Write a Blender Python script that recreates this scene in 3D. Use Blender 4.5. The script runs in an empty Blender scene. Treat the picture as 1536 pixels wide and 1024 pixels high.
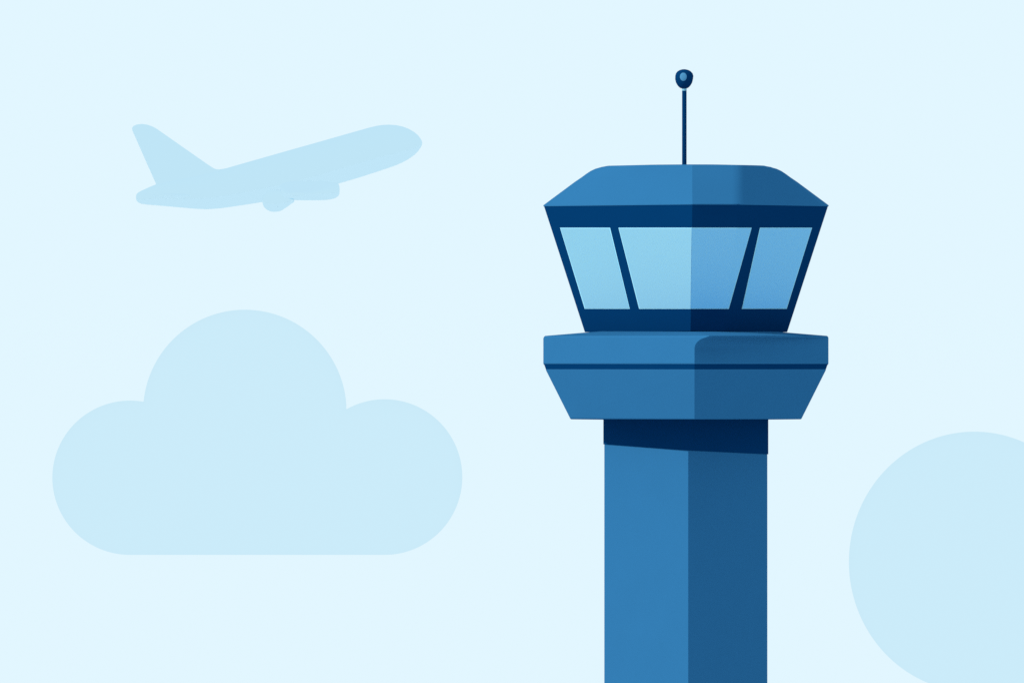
import bpy, bmesh, math
from mathutils import Vector

scene = bpy.context.scene
COL = scene.collection

# ------------------------------------------------------------------ camera
# A very long lens on the airfield, three kilometres from the tower.
K = 0.028                    # metres per photograph pixel at the tower's distance
DIST = 3000.0                # camera to tower
TX = 1029.0                  # the tower's axis in the photograph
ZLOW = 20.0                  # height of the tower at the bottom edge of the frame
ZC = ZLOW + 512 * K
CAM = Vector(((768 - TX) * K, -DIST, 1.7))

cam_data = bpy.data.cameras.new("camera")
cam = bpy.data.objects.new("camera", cam_data)
COL.objects.link(cam)
cam.location = CAM
aim = Vector((CAM.x, 0.0, ZC)) - CAM
cam.rotation_euler = aim.to_track_quat('-Z', 'Y').to_euler()
cam_data.sensor_fit = 'HORIZONTAL'
cam_data.sensor_width = 36
cam_data.lens = 18.0 / (768 * K / aim.length)
cam_data.clip_start = 1.0
cam_data.clip_end = 400000.0
scene.camera = cam


def zt(py):                  # height on the tower's axis of a photograph row
    return ZLOW + (1024 - py) * K


def place(px, py, dist):     # world point at this distance, and metres per pixel there
    f = dist / DIST
    p = CAM + (Vector(((px - TX) * K, 0, zt(py))) - CAM) * f
    return p, K * f


# ------------------------------------------------------------------ materials
def paint(name, col, vary=0.03, scale=0.6):
    m = bpy.data.materials.new(name)
    m.use_nodes = True
    nt = m.node_tree
    nt.nodes.clear()
    out = nt.nodes.new('ShaderNodeOutputMaterial')
    d = nt.nodes.new('ShaderNodeBsdfDiffuse')
    tc = nt.nodes.new('ShaderNodeTexCoord')
    no = nt.nodes.new('ShaderNodeTexNoise')
    no.inputs['Scale'].default_value = scale
    no.inputs['Detail'].default_value = 4
    mr = nt.nodes.new('ShaderNodeMapRange')
    mr.inputs['To Min'].default_value = 1 - vary
    mr.inputs['To Max'].default_value = 1 + vary
    mx = nt.nodes.new('ShaderNodeVectorMath')
    mx.operation = 'SCALE'
    mx.inputs[0].default_value = col
    L = nt.links.new
    L(tc.outputs['Object'], no.inputs['Vector'])
    L(no.outputs['Fac'], mr.inputs['Value'])
    L(mr.outputs['Result'], mx.inputs['Scale'])
    L(mx.outputs['Vector'], d.inputs['Color'])
    L(d.outputs['BSDF'], out.inputs['Surface'])
    return m


def sheen(name, col, diffuse=None, facing=None, flat=15):
    """polished surface, optionally over a diffuse body; facing: flattened normals, so that curved bodies shade evenly"""
    m = bpy.data.materials.new(name)
    m.use_nodes = True
    nt = m.node_tree
    nt.nodes.clear()
    out = nt.nodes.new('ShaderNodeOutputMaterial')
    g = nt.nodes.new('ShaderNodeBsdfAnisotropic')
    g.inputs['Color'].default_value = (*col, 1)
    g.inputs['Roughness'].default_value = 0.0
    last = g.outputs[0]
    if facing is not None:
        ge = nt.nodes.new('ShaderNodeNewGeometry')
        ma = nt.nodes.new('ShaderNodeVectorMath')
        ma.operation = 'MULTIPLY_ADD'
        ma.inputs[1].default_value = (1, flat, 1)
        ma.inputs[2].default_value = (0, 0, flat * facing)
        nm = nt.nodes.new('ShaderNodeVectorMath')
        nm.operation = 'NORMALIZE'
        nt.links.new(ge.outputs['Normal'], ma.inputs[0])
        nt.links.new(ma.outputs[0], nm.inputs[0])
        nt.links.new(nm.outputs[0], g.inputs['Normal'])
        last = g.outputs[0]
    if diffuse:
        d = nt.nodes.new('ShaderNodeBsdfDiffuse')
        d.inputs['Color'].default_value = (*diffuse, 1)
        a = nt.nodes.new('ShaderNodeAddShader')
        nt.links.new(d.outputs[0], a.inputs[0])
        nt.links.new(g.outputs[0], a.inputs[1])
        last = a.outputs[0]
    nt.links.new(last, out.inputs['Surface'])
    return m


BLUE = paint("blue_paint", (0.0192, 0.115, 0.262))
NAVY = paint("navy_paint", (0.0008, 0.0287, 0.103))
PALE = paint("pale_blue_metal", (0.19, 0.42, 0.56))
TRIM = paint("window_trim", (0.27, 0.60, 0.77))
HIGHLIGHT = paint("beacon_highlight", (0.06, 0.22, 0.40))  # highlight on the ball, given its own lighter colour
GLASS = sheen("tinted_glass", (0.0, 0.143, 0.462), (0.18, 0.312, 0.238), facing=0.0)
CLOUD = sheen("cloud_blue", (0.797, 0.907, 0.946), facing=0.06, flat=80)
PLANE = sheen("airliner_blue", (0.685, 0.848, 0.925), facing=0.0, flat=60)
GROUND = paint("pale_concrete", (0.541, 0.624, 0.678), 0.02, 0.002)


# ------------------------------------------------------------------ helpers
def finish(name, bm, mat, parent=None, loc=None, smooth=None):
    bmesh.ops.recalc_face_normals(bm, faces=bm.faces[:])
    me = bpy.data.meshes.new(name)
    bm.to_mesh(me)
    bm.free()
    me.materials.append(mat)
    o = bpy.data.objects.new(name, me)
    COL.objects.link(o)
    if parent:
        o.parent = parent
    if loc is not None:
        o.location = loc
    if smooth is not None:
        for p in me.polygons:
            p.use_smooth = True
        me.set_sharp_from_angle(angle=math.radians(smooth))
    return o


def empty(name, loc, label, cat, group=None):
    o = bpy.data.objects.new(name, None)
    COL.objects.link(o)
    o.location = loc
    o.empty_display_size = 0.5
    tag(o, label, cat, group)
    return o


def tag(o, label, cat, group=None):
    o["label"] = label
    o["category"] = cat
    if group:
        o["group"] = group


def loft(bm, rings, cap0=True, cap1=True):
    """rings: lists of equally many points, closed around"""
    vs = [[bm.verts.new(p) for p in r] for r in rings]
    n = len(vs[0])
    for a, b in zip(vs, vs[1:]):
        for i in range(n):
            j = (i + 1) % n
            bm.faces.new((a[i], a[j], b[j], b[i]))
    if cap0:
        bm.faces.new(vs[0][::-1])
    if cap1:
        bm.faces.new(vs[-1])
    return vs


def lathe(bm, prof, n=32, c=(0, 0, 0)):
    """prof: (radius, height) pairs about the vertical through c"""
    rings = []
    for r, h in prof:
        rings.append([(c[0] + r * math.cos(2 * math.pi * i / n), c[1] + r * math.sin(2 * math.pi * i / n), c[2] + h) for i in range(n)])
    loft(bm, rings)


# ------------------------------------------------------------------ setting: ground, sky, sun
bm = bmesh.new()
bmesh.ops.create_grid(bm, x_segments=1, y_segments=1, size=150000)
gnd = finish("ground", bm, GROUND)
gnd["kind"] = "structure"

SUN_EL, SUN_AZ = math.radians(32), math.radians(64)      # azimuth: to the left of the way to the camera
sdir = Vector((-math.sin(SUN_AZ) * math.cos(SUN_EL), -math.cos(SUN_AZ) * math.cos(SUN_EL), math.sin(SUN_EL)))
sun_data = bpy.data.lights.new("sun", 'SUN')
sun_data.energy = 4.0
sun_data.color = (1.0, 0.865, 0.74)
sun_data.angle = math.radians(0.5)
sun = bpy.data.objects.new("sun", sun_data)
sun.rotation_euler = sdir.to_track_quat('Z', 'Y').to_euler()
sun.location = (0, 0, 120)
COL.objects.link(sun)

world = bpy.data.worlds.new("World")
scene.world = world
world.use_nodes = True
nt = world.node_tree
nt.nodes.clear()
wo = nt.nodes.new('ShaderNodeOutputWorld')
bg = nt.nodes.new('ShaderNodeBackground')
st = nt.nodes.new('ShaderNodeTexSky')
st.sky_type = 'NISHITA'
st.sun_disc = False
st.sun_elevation = SUN_EL
st.sun_rotation = math.atan2(sdir.x, sdir.y)
st.air_density = 1.0
st.dust_density = 0.3
st.ozone_density = 3.0
sc = nt.nodes.new('ShaderNodeVectorMath')
sc.operation = 'SCALE'
sc.inputs['Scale'].default_value = 0.004           # clear sky, faint behind an even pale overcast
ad = nt.nodes.new('ShaderNodeVectorMath')
ad.operation = 'ADD'
ad.inputs[1].default_value = (0.736, 0.900, 0.980)
nt.links.new(st.outputs['Color'], sc.inputs[0])
nt.links.new(sc.outputs['Vector'], ad.inputs[0])
nt.links.new(ad.outputs['Vector'], bg.inputs['Color'])
nt.links.new(bg.outputs['Background'], wo.inputs['Surface'])

# ------------------------------------------------------------------ control tower
tower = empty("control_tower", (0, 0, 0),
              "tall blue airport control tower with slanted cab windows and ball-topped antenna mast", "control tower")

SH = [(-122.5, 0), (3.0, -122), (122.0, 0), (-3.0, 122)]           # plans in pixels; -y faces the camera


def ring(plan, s, py, dx=0.0):
    return [((x * s + dx) * K, y * s * K, zt(py)) for x, y in plan]


bm = bmesh.new()
base = [(x * K, y * K, 0.0) for x, y in SH]
loft(bm, [base, ring(SH, 1.0, 626)])
finish("shaft", bm, BLUE, tower)

# gallery shadow painted as a navy band, its lower edge falling to the right
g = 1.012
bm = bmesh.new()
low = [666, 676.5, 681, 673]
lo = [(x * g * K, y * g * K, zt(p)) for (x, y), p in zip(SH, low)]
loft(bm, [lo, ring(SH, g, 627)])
finish("shadow_band", bm, NAVY, tower)

# gallery: sloping skirt, navy belt, upright parapet with a sloping deck
GP = [(-214, 70), (-213.4, -42), (12, -305), (213.4, -42), (214, 70), (-12, 305)]
DIP = 2.9                    # the front corner sits a little lower than the sides


def gallery_ring(s, py, cut=0.0, dip=DIP):
    """gallery plan scaled towards the axis; the front edge keeps its place; cut draws the front corner out into a small made-up prow that catches the light"""
    p = [Vector((x if abs(x) < 20 else x * s, y * s)) for x, y in GP]
    front = p[2]
    added_prow = front + (front - p[1]).normalized() * cut  # added prow, shaped to carry the lit tone past the corner
    q = [p[0], p[1], added_prow, p[3], p[4], p[5]]
    out = []
    for v in q:
        d = dip * max(0.0, min(1.0, (-42 * s - v.y) / (263 * s)))
        out.append((v.x * K, v.y * K, zt(py + d)))
    return out


bm = bmesh.new()
loft(bm, [gallery_ring(0.805, 628), gallery_ring(0.811, 627), gallery_ring(0.982, 554)])
finish("gallery_skirt", bm, BLUE, tower)

bm = bmesh.new()
loft(bm, [gallery_ring(0.980, 554.2), gallery_ring(0.994, 545.8)])
finish("gallery_belt", bm, NAVY, tower)

bm = bmesh.new()
rs = [gallery_ring(0.997, 546), gallery_ring(1.0, 544), gallery_ring(1.0, 523)]
for q in range(1, 9):
    u = q / 8.0
    rs.append(gallery_ring(1.0, 523 - 16.5 * u, 35 * (1 - math.sqrt(1 - (0.96 * u) ** 2))))
rs += [gallery_ring(0.997, 505.2, 32), gallery_ring(0.99, 504, 34), gallery_ring(0.60, 497, 0, 2.4)]
loft(bm, rs)
finish("gallery_parapet", bm, BLUE, tower)

# cab: walls leaning outwards
CB = [(-214, 0), (9, -203), (79, -187), (214, 0), (20, 200)]
Y0, Y1 = 309.5, 498.0
S0, S1 = 0.995, 0.709


def cab_s(py):
    return S0 + (S1 - S0) * (py - Y0) / (Y1 - Y0)


def cab_pt(i, t, py, out=0.0):
    """point on cab facet i (vertex i to i+1) at fraction t, photograph row py, pushed out"""
    s = cab_s(py)
    def v(k):
        x, y = CB[k % 5]
        return Vector((x * s * K, y * s * K, zt(py)))
    def w(k, q):
        x, y = CB[k % 5]
        s2 = cab_s(q)
        return Vector((x * s2 * K, y * s2 * K, zt(q)))
    p = v(i).lerp(v(i + 1), t)
    nrm = (w(i + 1, Y0) - w(i, Y0)).cross(w(i, Y1) - w(i, Y0)).normalized()
    if nrm.y > 0 and i in (0, 1, 2):
        nrm = -nrm
    return p + nrm * out


bm = bmesh.new()
loft(bm, [ring(CB, cab_s(Y1), Y1), ring(CB, cab_s(Y0), Y0)])
cab = finish("cab_wall", bm, NAVY, tower)


def t_at(i, px, py):
    s = cab_s(py)
    a, b = CB[i][0] * s, CB[i + 1][0] * s
    return (px - TX - a) / (b - a)


def slab(name, i, quad, o0, o1, mat, parent):
    """quad: four (px, py) corners on facet i; a slab from o0 to o1 in front of the wall"""
    bm = bmesh.new()
    def level(x, y):         # heads and sills run level as seen from the airfield
        p = cab_pt(i, t_at(i, x, y), y)
        return x, y + 0.0122 * abs(p.y) / K
    quad = [level(x, y) for x, y in quad]
    a = [cab_pt(i, t_at(i, x, y), y, o0) for x, y in quad]
    b = [cab_pt(i, t_at(i, x, y), y, o1) for x, y in quad]
    loft(bm, [a, b])
    return finish(name, bm, mat, parent)


def edge_px(k, py):
    return TX + CB[k][0] * cab_s(py)


WT, WB = 342.5, 462.0
panes = [
    (0, [(841.5, WT), (914.0, WT), (943.5, WB), (878.5, WB)], (1, 1)),
    (0, [(929.0, WT), (edge_px(1, WT), WT), (edge_px(1, WB), WB), (960.0, WB)], (1, 0)),
    (1, [(edge_px(1, WT), WT), (edge_px(2, WT) + 0.3, WT), (edge_px(2, WB) + 0.3, WB), (edge_px(1, WB), WB)], (0, 0)),
    (2, [(edge_px(2, WT) - 0.3, WT), (1125.5, WT), (edge_px(2, WB) + 2.0, WB), (edge_px(2, WB) - 0.3, WB)], (0, 1)),
    (2, [(1140.5, WT), (1216.5, WT), (1178.5, WB), (1113.5, WB)], (1, 1)),
]
for i, q, (l, r) in panes:
    p = slab("window_pane", i, q, -0.01, 0.022, GLASS, tower)
    e = 1.2
    fr = [(q[0][0] - e * l, q[0][1] - 1.0), (q[1][0] + e * r, q[1][1] - 1.0), (q[2][0] + e * r, q[2][1] + 1.0), (q[3][0] - e * l, q[3][1] + 1.0)]
    slab("window_trim", i, fr, -0.01, 0.012, TRIM, p)

# roof: steep hipped sides, shoulders rounded at the left and right ends
prof = [(1.0, 308), (0.985, 305.5), (0.78, 273), (0.735, 266.5), (0.70, 261), (0.668, 256.5), (0.635, 253.2), (0.59, 250.8), (0.50, 249.2)]
STEPS = 14


def roof_plan(k):
    s_end, py = prof[k]
    f = (308 - py) / (308 - 249.2)
    s_mid = 1.0 - 0.34 * f
    pts = []
    p1, p2, p3 = (Vector(v) for v in CB[1:4])
    q0, q1 = p2 + (p1 - p2).normalized() * 11, p2 + (p3 - p2).normalized() * 17
    bend = [tuple(q0 * (1 - u) ** 2 + p2 * 2 * u * (1 - u) + q1 * u * u) for u in (c / 8 for c in range(9))]
    plan = [CB[0], CB[1]] + bend + [CB[3], CB[4]]      # the front right edge of the roof is softly rounded
    n = len(plan)
    for i in range(n):
        a, b = plan[i], plan[(i + 1) % n]
        m = STEPS if i in (0, n - 3, n - 2, n - 1) else 1
        for j in range(m):
            t = j / m
            x, y = a[0] + (b[0] - a[0]) * t, a[1] + (b[1] - a[1]) * t
            w = min(1.0, max(0.0, (214 - abs(x)) / 135.0))
            w = w * w * (3 - 2 * w)
            s = s_end + (s_mid - s_end) * w
            h = min(1.0, max(0.0, (abs(x) - 79) / 135.0))
            pts.append((x * (1 + (s - 1) * h) * K, y * s * K, zt(py)))
    return pts


bm = bmesh.new()
rings = [roof_plan(k) for k in range(len(prof))]
last = rings[-1]
under = [(x, y, zt(309.5)) for x, y, z in rings[0]]
vs = loft(bm, [under] + rings, True, False)
mid = [bm.verts.new((v.co.x * 0.5, v.co.y * 0.5, zt(247.6))) for v in vs[-1]]
n = len(mid)
for i in range(n):
    j = (i + 1) % n
    bm.faces.new((vs[-1][i], vs[-1][j], mid[j], mid[i]))
top = bm.verts.new((0, 0, zt(247.2)))
for i in range(n):
    bm.faces.new((mid[i], mid[(i + 1) % n], top))
finish("roof", bm, BLUE, tower, smooth=14)

# antenna
ax = (1026.5 - TX) * K
bm = bmesh.new()
lathe(bm, [(3.4 * K, zt(252)), (3.4 * K, zt(136.2))], 24, (ax, 0, 0))
mast = finish("antenna_mast", bm, NAVY, tower, smooth=40)
bm = bmesh.new()
lathe(bm, [(3.5 * K, zt(136.2)), (3.5 * K, zt(132.0))], 24, (ax, 0, 0))
finish("ferrule", bm, PALE, mast, smooth=40)
bm = bmesh.new()
pr = [(133.2, 2.0), (132.6, 5.0), (131, 7.4), (128, 10.0), (124, 12.2), (119, 13.4), (114, 13.6), (110, 12.4), (107, 9.6), (105.2, 6.4), (104.3, 3.0), (104.05, 0.3)]
rings = []
for py, r in pr:
    sk = 0.8 * math.sin((py - 104) / 29 * math.pi) if py < 119 else 0.0
    rings.append([(ax + (r * math.cos(2 * math.pi * i / 36) - 0.4 + sk * 0.6) * K, r * math.sin(2 * math.pi * i / 36) * K, zt(py)) for i in range(36)])
loft(bm, rings)
finish("beacon", bm, NAVY, mast, smooth=60)
bm = bmesh.new()  # painted glint: a lighter blue disc set on the ball
rings = []
for rr, yy in [(1.0, 11.5), (1.0, 13.6), (0.8, 14.1), (0.4, 14.4)]:
    rings.append([(ax + (-1.5 + 5.2 * rr * math.cos(2 * math.pi * i / 28)) * K, -yy * K, zt(115.6 - 6.2 * rr * math.sin(2 * math.pi * i / 28))) for i in range(28)])
loft(bm, rings)
finish("beacon_highlight", bm, HIGHLIGHT, mast, smooth=60)


# ------------------------------------------------------------------ clouds
def arc(cx, cy, rx, ry, a0, a1, n):
    return [(cx + rx * math.cos(math.radians(a0 + (a1 - a0) * i / n)), cy - ry * math.sin(math.radians(a0 + (a1 - a0) * i / n))) for i in range(n + 1)]


def cloud(name, outline, dist, depth, rim, label):
    """outline in photograph pixels, anticlockwise as seen; a deep puffed body with a round rim"""
    cx = sum(p[0] for p in outline) / len(outline)
    cy = max(p[1] for p in outline)
    base, k = place(cx, cy + 0.7, dist)
    n = len(outline)
    nor = []
    for i in range(n):
        a, b = Vector(outline[i - 1]), Vector(outline[(i + 1) % n])
        d = (b - a).normalized()
        nor.append(Vector((d.y, -d.x)))            # points inwards or outwards; fixed below
    area = sum(outline[i - 1][0] * outline[i][1] - outline[i][0] * outline[i - 1][1] for i in range(n))
    sgn = -1.0 if area > 0 else 1.0
    rings = []
    M = 10
    for back in (0, 1):
        rng = range(M, -1, -1) if not back else range(0, M + 1)
        for q in rng:
            th = math.pi / 2 * q / M
            off = rim * (1 - math.cos(th))
            yy = (depth / 2 - rim) + rim * math.sin(th)
            yy = -yy if not back else yy
            off += 0.07 * (yy + depth / 2 - rim) if back else 0.0       # the body narrows gently towards its back
            rings.append([((p[0] + sgn * nn.x * off - cx) * k, yy * k, (cy - p[1] - sgn * nn.y * off) * k) for p, nn in zip(outline, nor)])
    bm = bmesh.new()
    loft(bm, rings)
    o = finish(name, bm, CLOUD, None, base, smooth=25)
    tag(o, label, "cloud", "flat-bottomed pale clouds")
    return o


c1 = [(577, 831.5)] + arc(577, 715, 116.5, 116.5, -88, 119.5, 60) + arc(367.5, 617, 152.5, 152.5, 4, 174.3, 60)
c1 += arc(195.5, 716, 116.5, 115.5, 80.5, 268, 60) + [(195.5, 831.5)]
cloud("cloud", c1, 20000, 190, 26, "wide pale blue three-lobed cloud with flat bottom, below the climbing airliner")

c2 = [(1850, 1037)] + arc(1850, 920, 117, 117, -88, 110, 40) + arc(1690, 850, 130, 130, 30, 150, 30)
c2 += arc(1461, 842, 188, 195, 47, 268, 80) + [(1461, 1037)]
cloud("cloud", c2, 22000, 190, 26, "pale blue round cloud right of the tower, cut off by the picture's edge")

# ------------------------------------------------------------------ airliner
PY = 15000
origin, k = place(420, 275, PY)
plane = empty("airliner", origin, "pale blue jet airliner climbing with its nose up above the wide cloud", "airplane")


def pl(x, y, py):            # pixel x, depth in pixels (minus = nearer), pixel row
    return ((x - 420) * k, y * k, (275 - py) * k)


sts = [(204, 295.5, 297), (204.6, 291.5, 300.5), (207, 289, 303.5), (212, 286.2, 305.8), (222, 281.6, 307.1), (234, 276.6, 308), (250, 273, 309.4),
       (270, 269, 311.2), (290, 265, 313), (310, 260.6, 314), (330, 255.4, 312.6), (350, 249.4, 309.8), (370, 243.7, 306.8), (394, 236.9, 303),
       (420, 229.5, 299), (440, 223.8, 295.6), (470, 215.4, 287.2), (510, 204, 274.8), (540, 195.5, 266), (556, 191, 260.8), (566, 188.8, 257.6), (574, 187.6, 254.9),
       (584, 187.2, 251.6), (594, 187.9, 248), (604, 190, 243.6), (613, 193.4, 238.6), (621, 198, 233), (627, 203, 227.2), (631, 208.4, 221.4), (632.7, 211.5, 218), (633.2, 213.6, 215.6)]
bm = bmesh.new()
rings = []
for x, t, b in sts:
    c, r = (t + b) / 2, (b - t) / 2
    rings.append([pl(x, r * 0.98 * math.cos(2 * math.pi * i / 40), c - r * math.sin(2 * math.pi * i / 40)) for i in range(40)])
loft(bm, rings)
finish("fuselage", bm, PLANE, plane, smooth=60)


def extrude_outline(name, pts, half, edge):
    bm = bmesh.new()
    cx = sum(p[0] for p in pts) / len(pts)
    cy = sum(p[1] for p in pts) / len(pts)
    def sh(f):
        return [(cx + (x - cx) * f, cy + (y - cy) * f) for x, y in pts]
    rings = []
    for f, y in [(edge, -half), ((1 + edge) / 2, -half * 0.8), (1, -half * 0.3), (1, half * 0.3), ((1 + edge) / 2, half * 0.8), (edge, half)]:
        rings.append([pl(x, y, py) for x, py in sh(f)])
    loft(bm, rings)
    return finish(name, bm, PLANE, plane, smooth=60)


fin = [(352, 252), (344, 252.6), (337, 254), (331, 254.9), (326, 254.6), (320, 252.3), (308, 244.3), (270, 217.8), (236, 194), (229, 190), (221, 187.2), (213, 186.1), (205, 187), (200, 189.3), (198, 192.5),
       (198.6, 196), (205, 210.5), (218, 240), (230, 267), (233.4, 274.4), (234, 277.6), (236, 284), (300, 284), (350, 270)]
extrude_outline("tail_fin", fin, 4.0, 0.97)

for side in (-1, 1):
    # wing: rounded sections from the root fairing out to the tip
    secs = [(0, 463.75, 285, 45.75, 15), (30, 463.5, 285.9, 44.5, 14.2), (60, 461.5, 288.3, 41.5, 11.2), (130, 450.5, 292, 22.5, 5.0), (190, 447, 294, 11, 2.5)]
    bm = bmesh.new()
    rings = []
    for y, cx, cy, hx, hy in secs:
        r = []
        for i in range(36):
            a = 2 * math.pi * i / 36
            ca, sa = math.cos(a), math.sin(a)
            e = 0.55
            r.append(pl(cx + hx * math.copysign(abs(ca) ** e, ca), side * y, cy - hy * math.copysign(abs(sa) ** e, sa)))
        rings.append(r)
    loft(bm, rings)
    finish("wing", bm, PLANE, plane, smooth=60)
    # engine under the wing
    bm = bmesh.new()
    rings = []
    for x, r in [(393.8, 1), (394.2, 5), (396, 9), (400, 12.8), (405, 15.2), (411, 16), (418, 15.4), (424, 12.8), (430, 8.8), (436, 4.4), (441, 1.2)]:
        rings.append([pl(x, side * 70 + r * math.cos(2 * math.pi * i / 28), 301 - r * math.sin(2 * math.pi * i / 28)) for i in range(28)])
    loft(bm, rings)
    finish("engine", bm, PLANE, plane, smooth=60)
    # tailplane, level with the tail cone
    bm = bmesh.new()
    rings = []
    for y, cx, hx, hy in [(0, 262, 34, 4), (20, 258, 29, 3.5), (85, 246, 14, 1.6)]:
        rings.append([pl(cx + hx * math.cos(2 * math.pi * i / 24), side * y, 294 - hy * math.sin(2 * math.pi * i / 24)) for i in range(24)])
    loft(bm, rings)
    finish("tailplane", bm, PLANE, plane, smooth=60)

# ------------------------------------------------------------------ picture settings
scene.render.engine = 'CYCLES'
scene.cycles.sample_clamp_direct = 4.0
scene.cycles.max_bounces = 8
vs_ = scene.view_settings
vs_.view_transform = 'Standard'
vs_.look = 'None'
vs_.exposure = 0
vs_.gamma = 1

scene.cycles.use_denoising = False
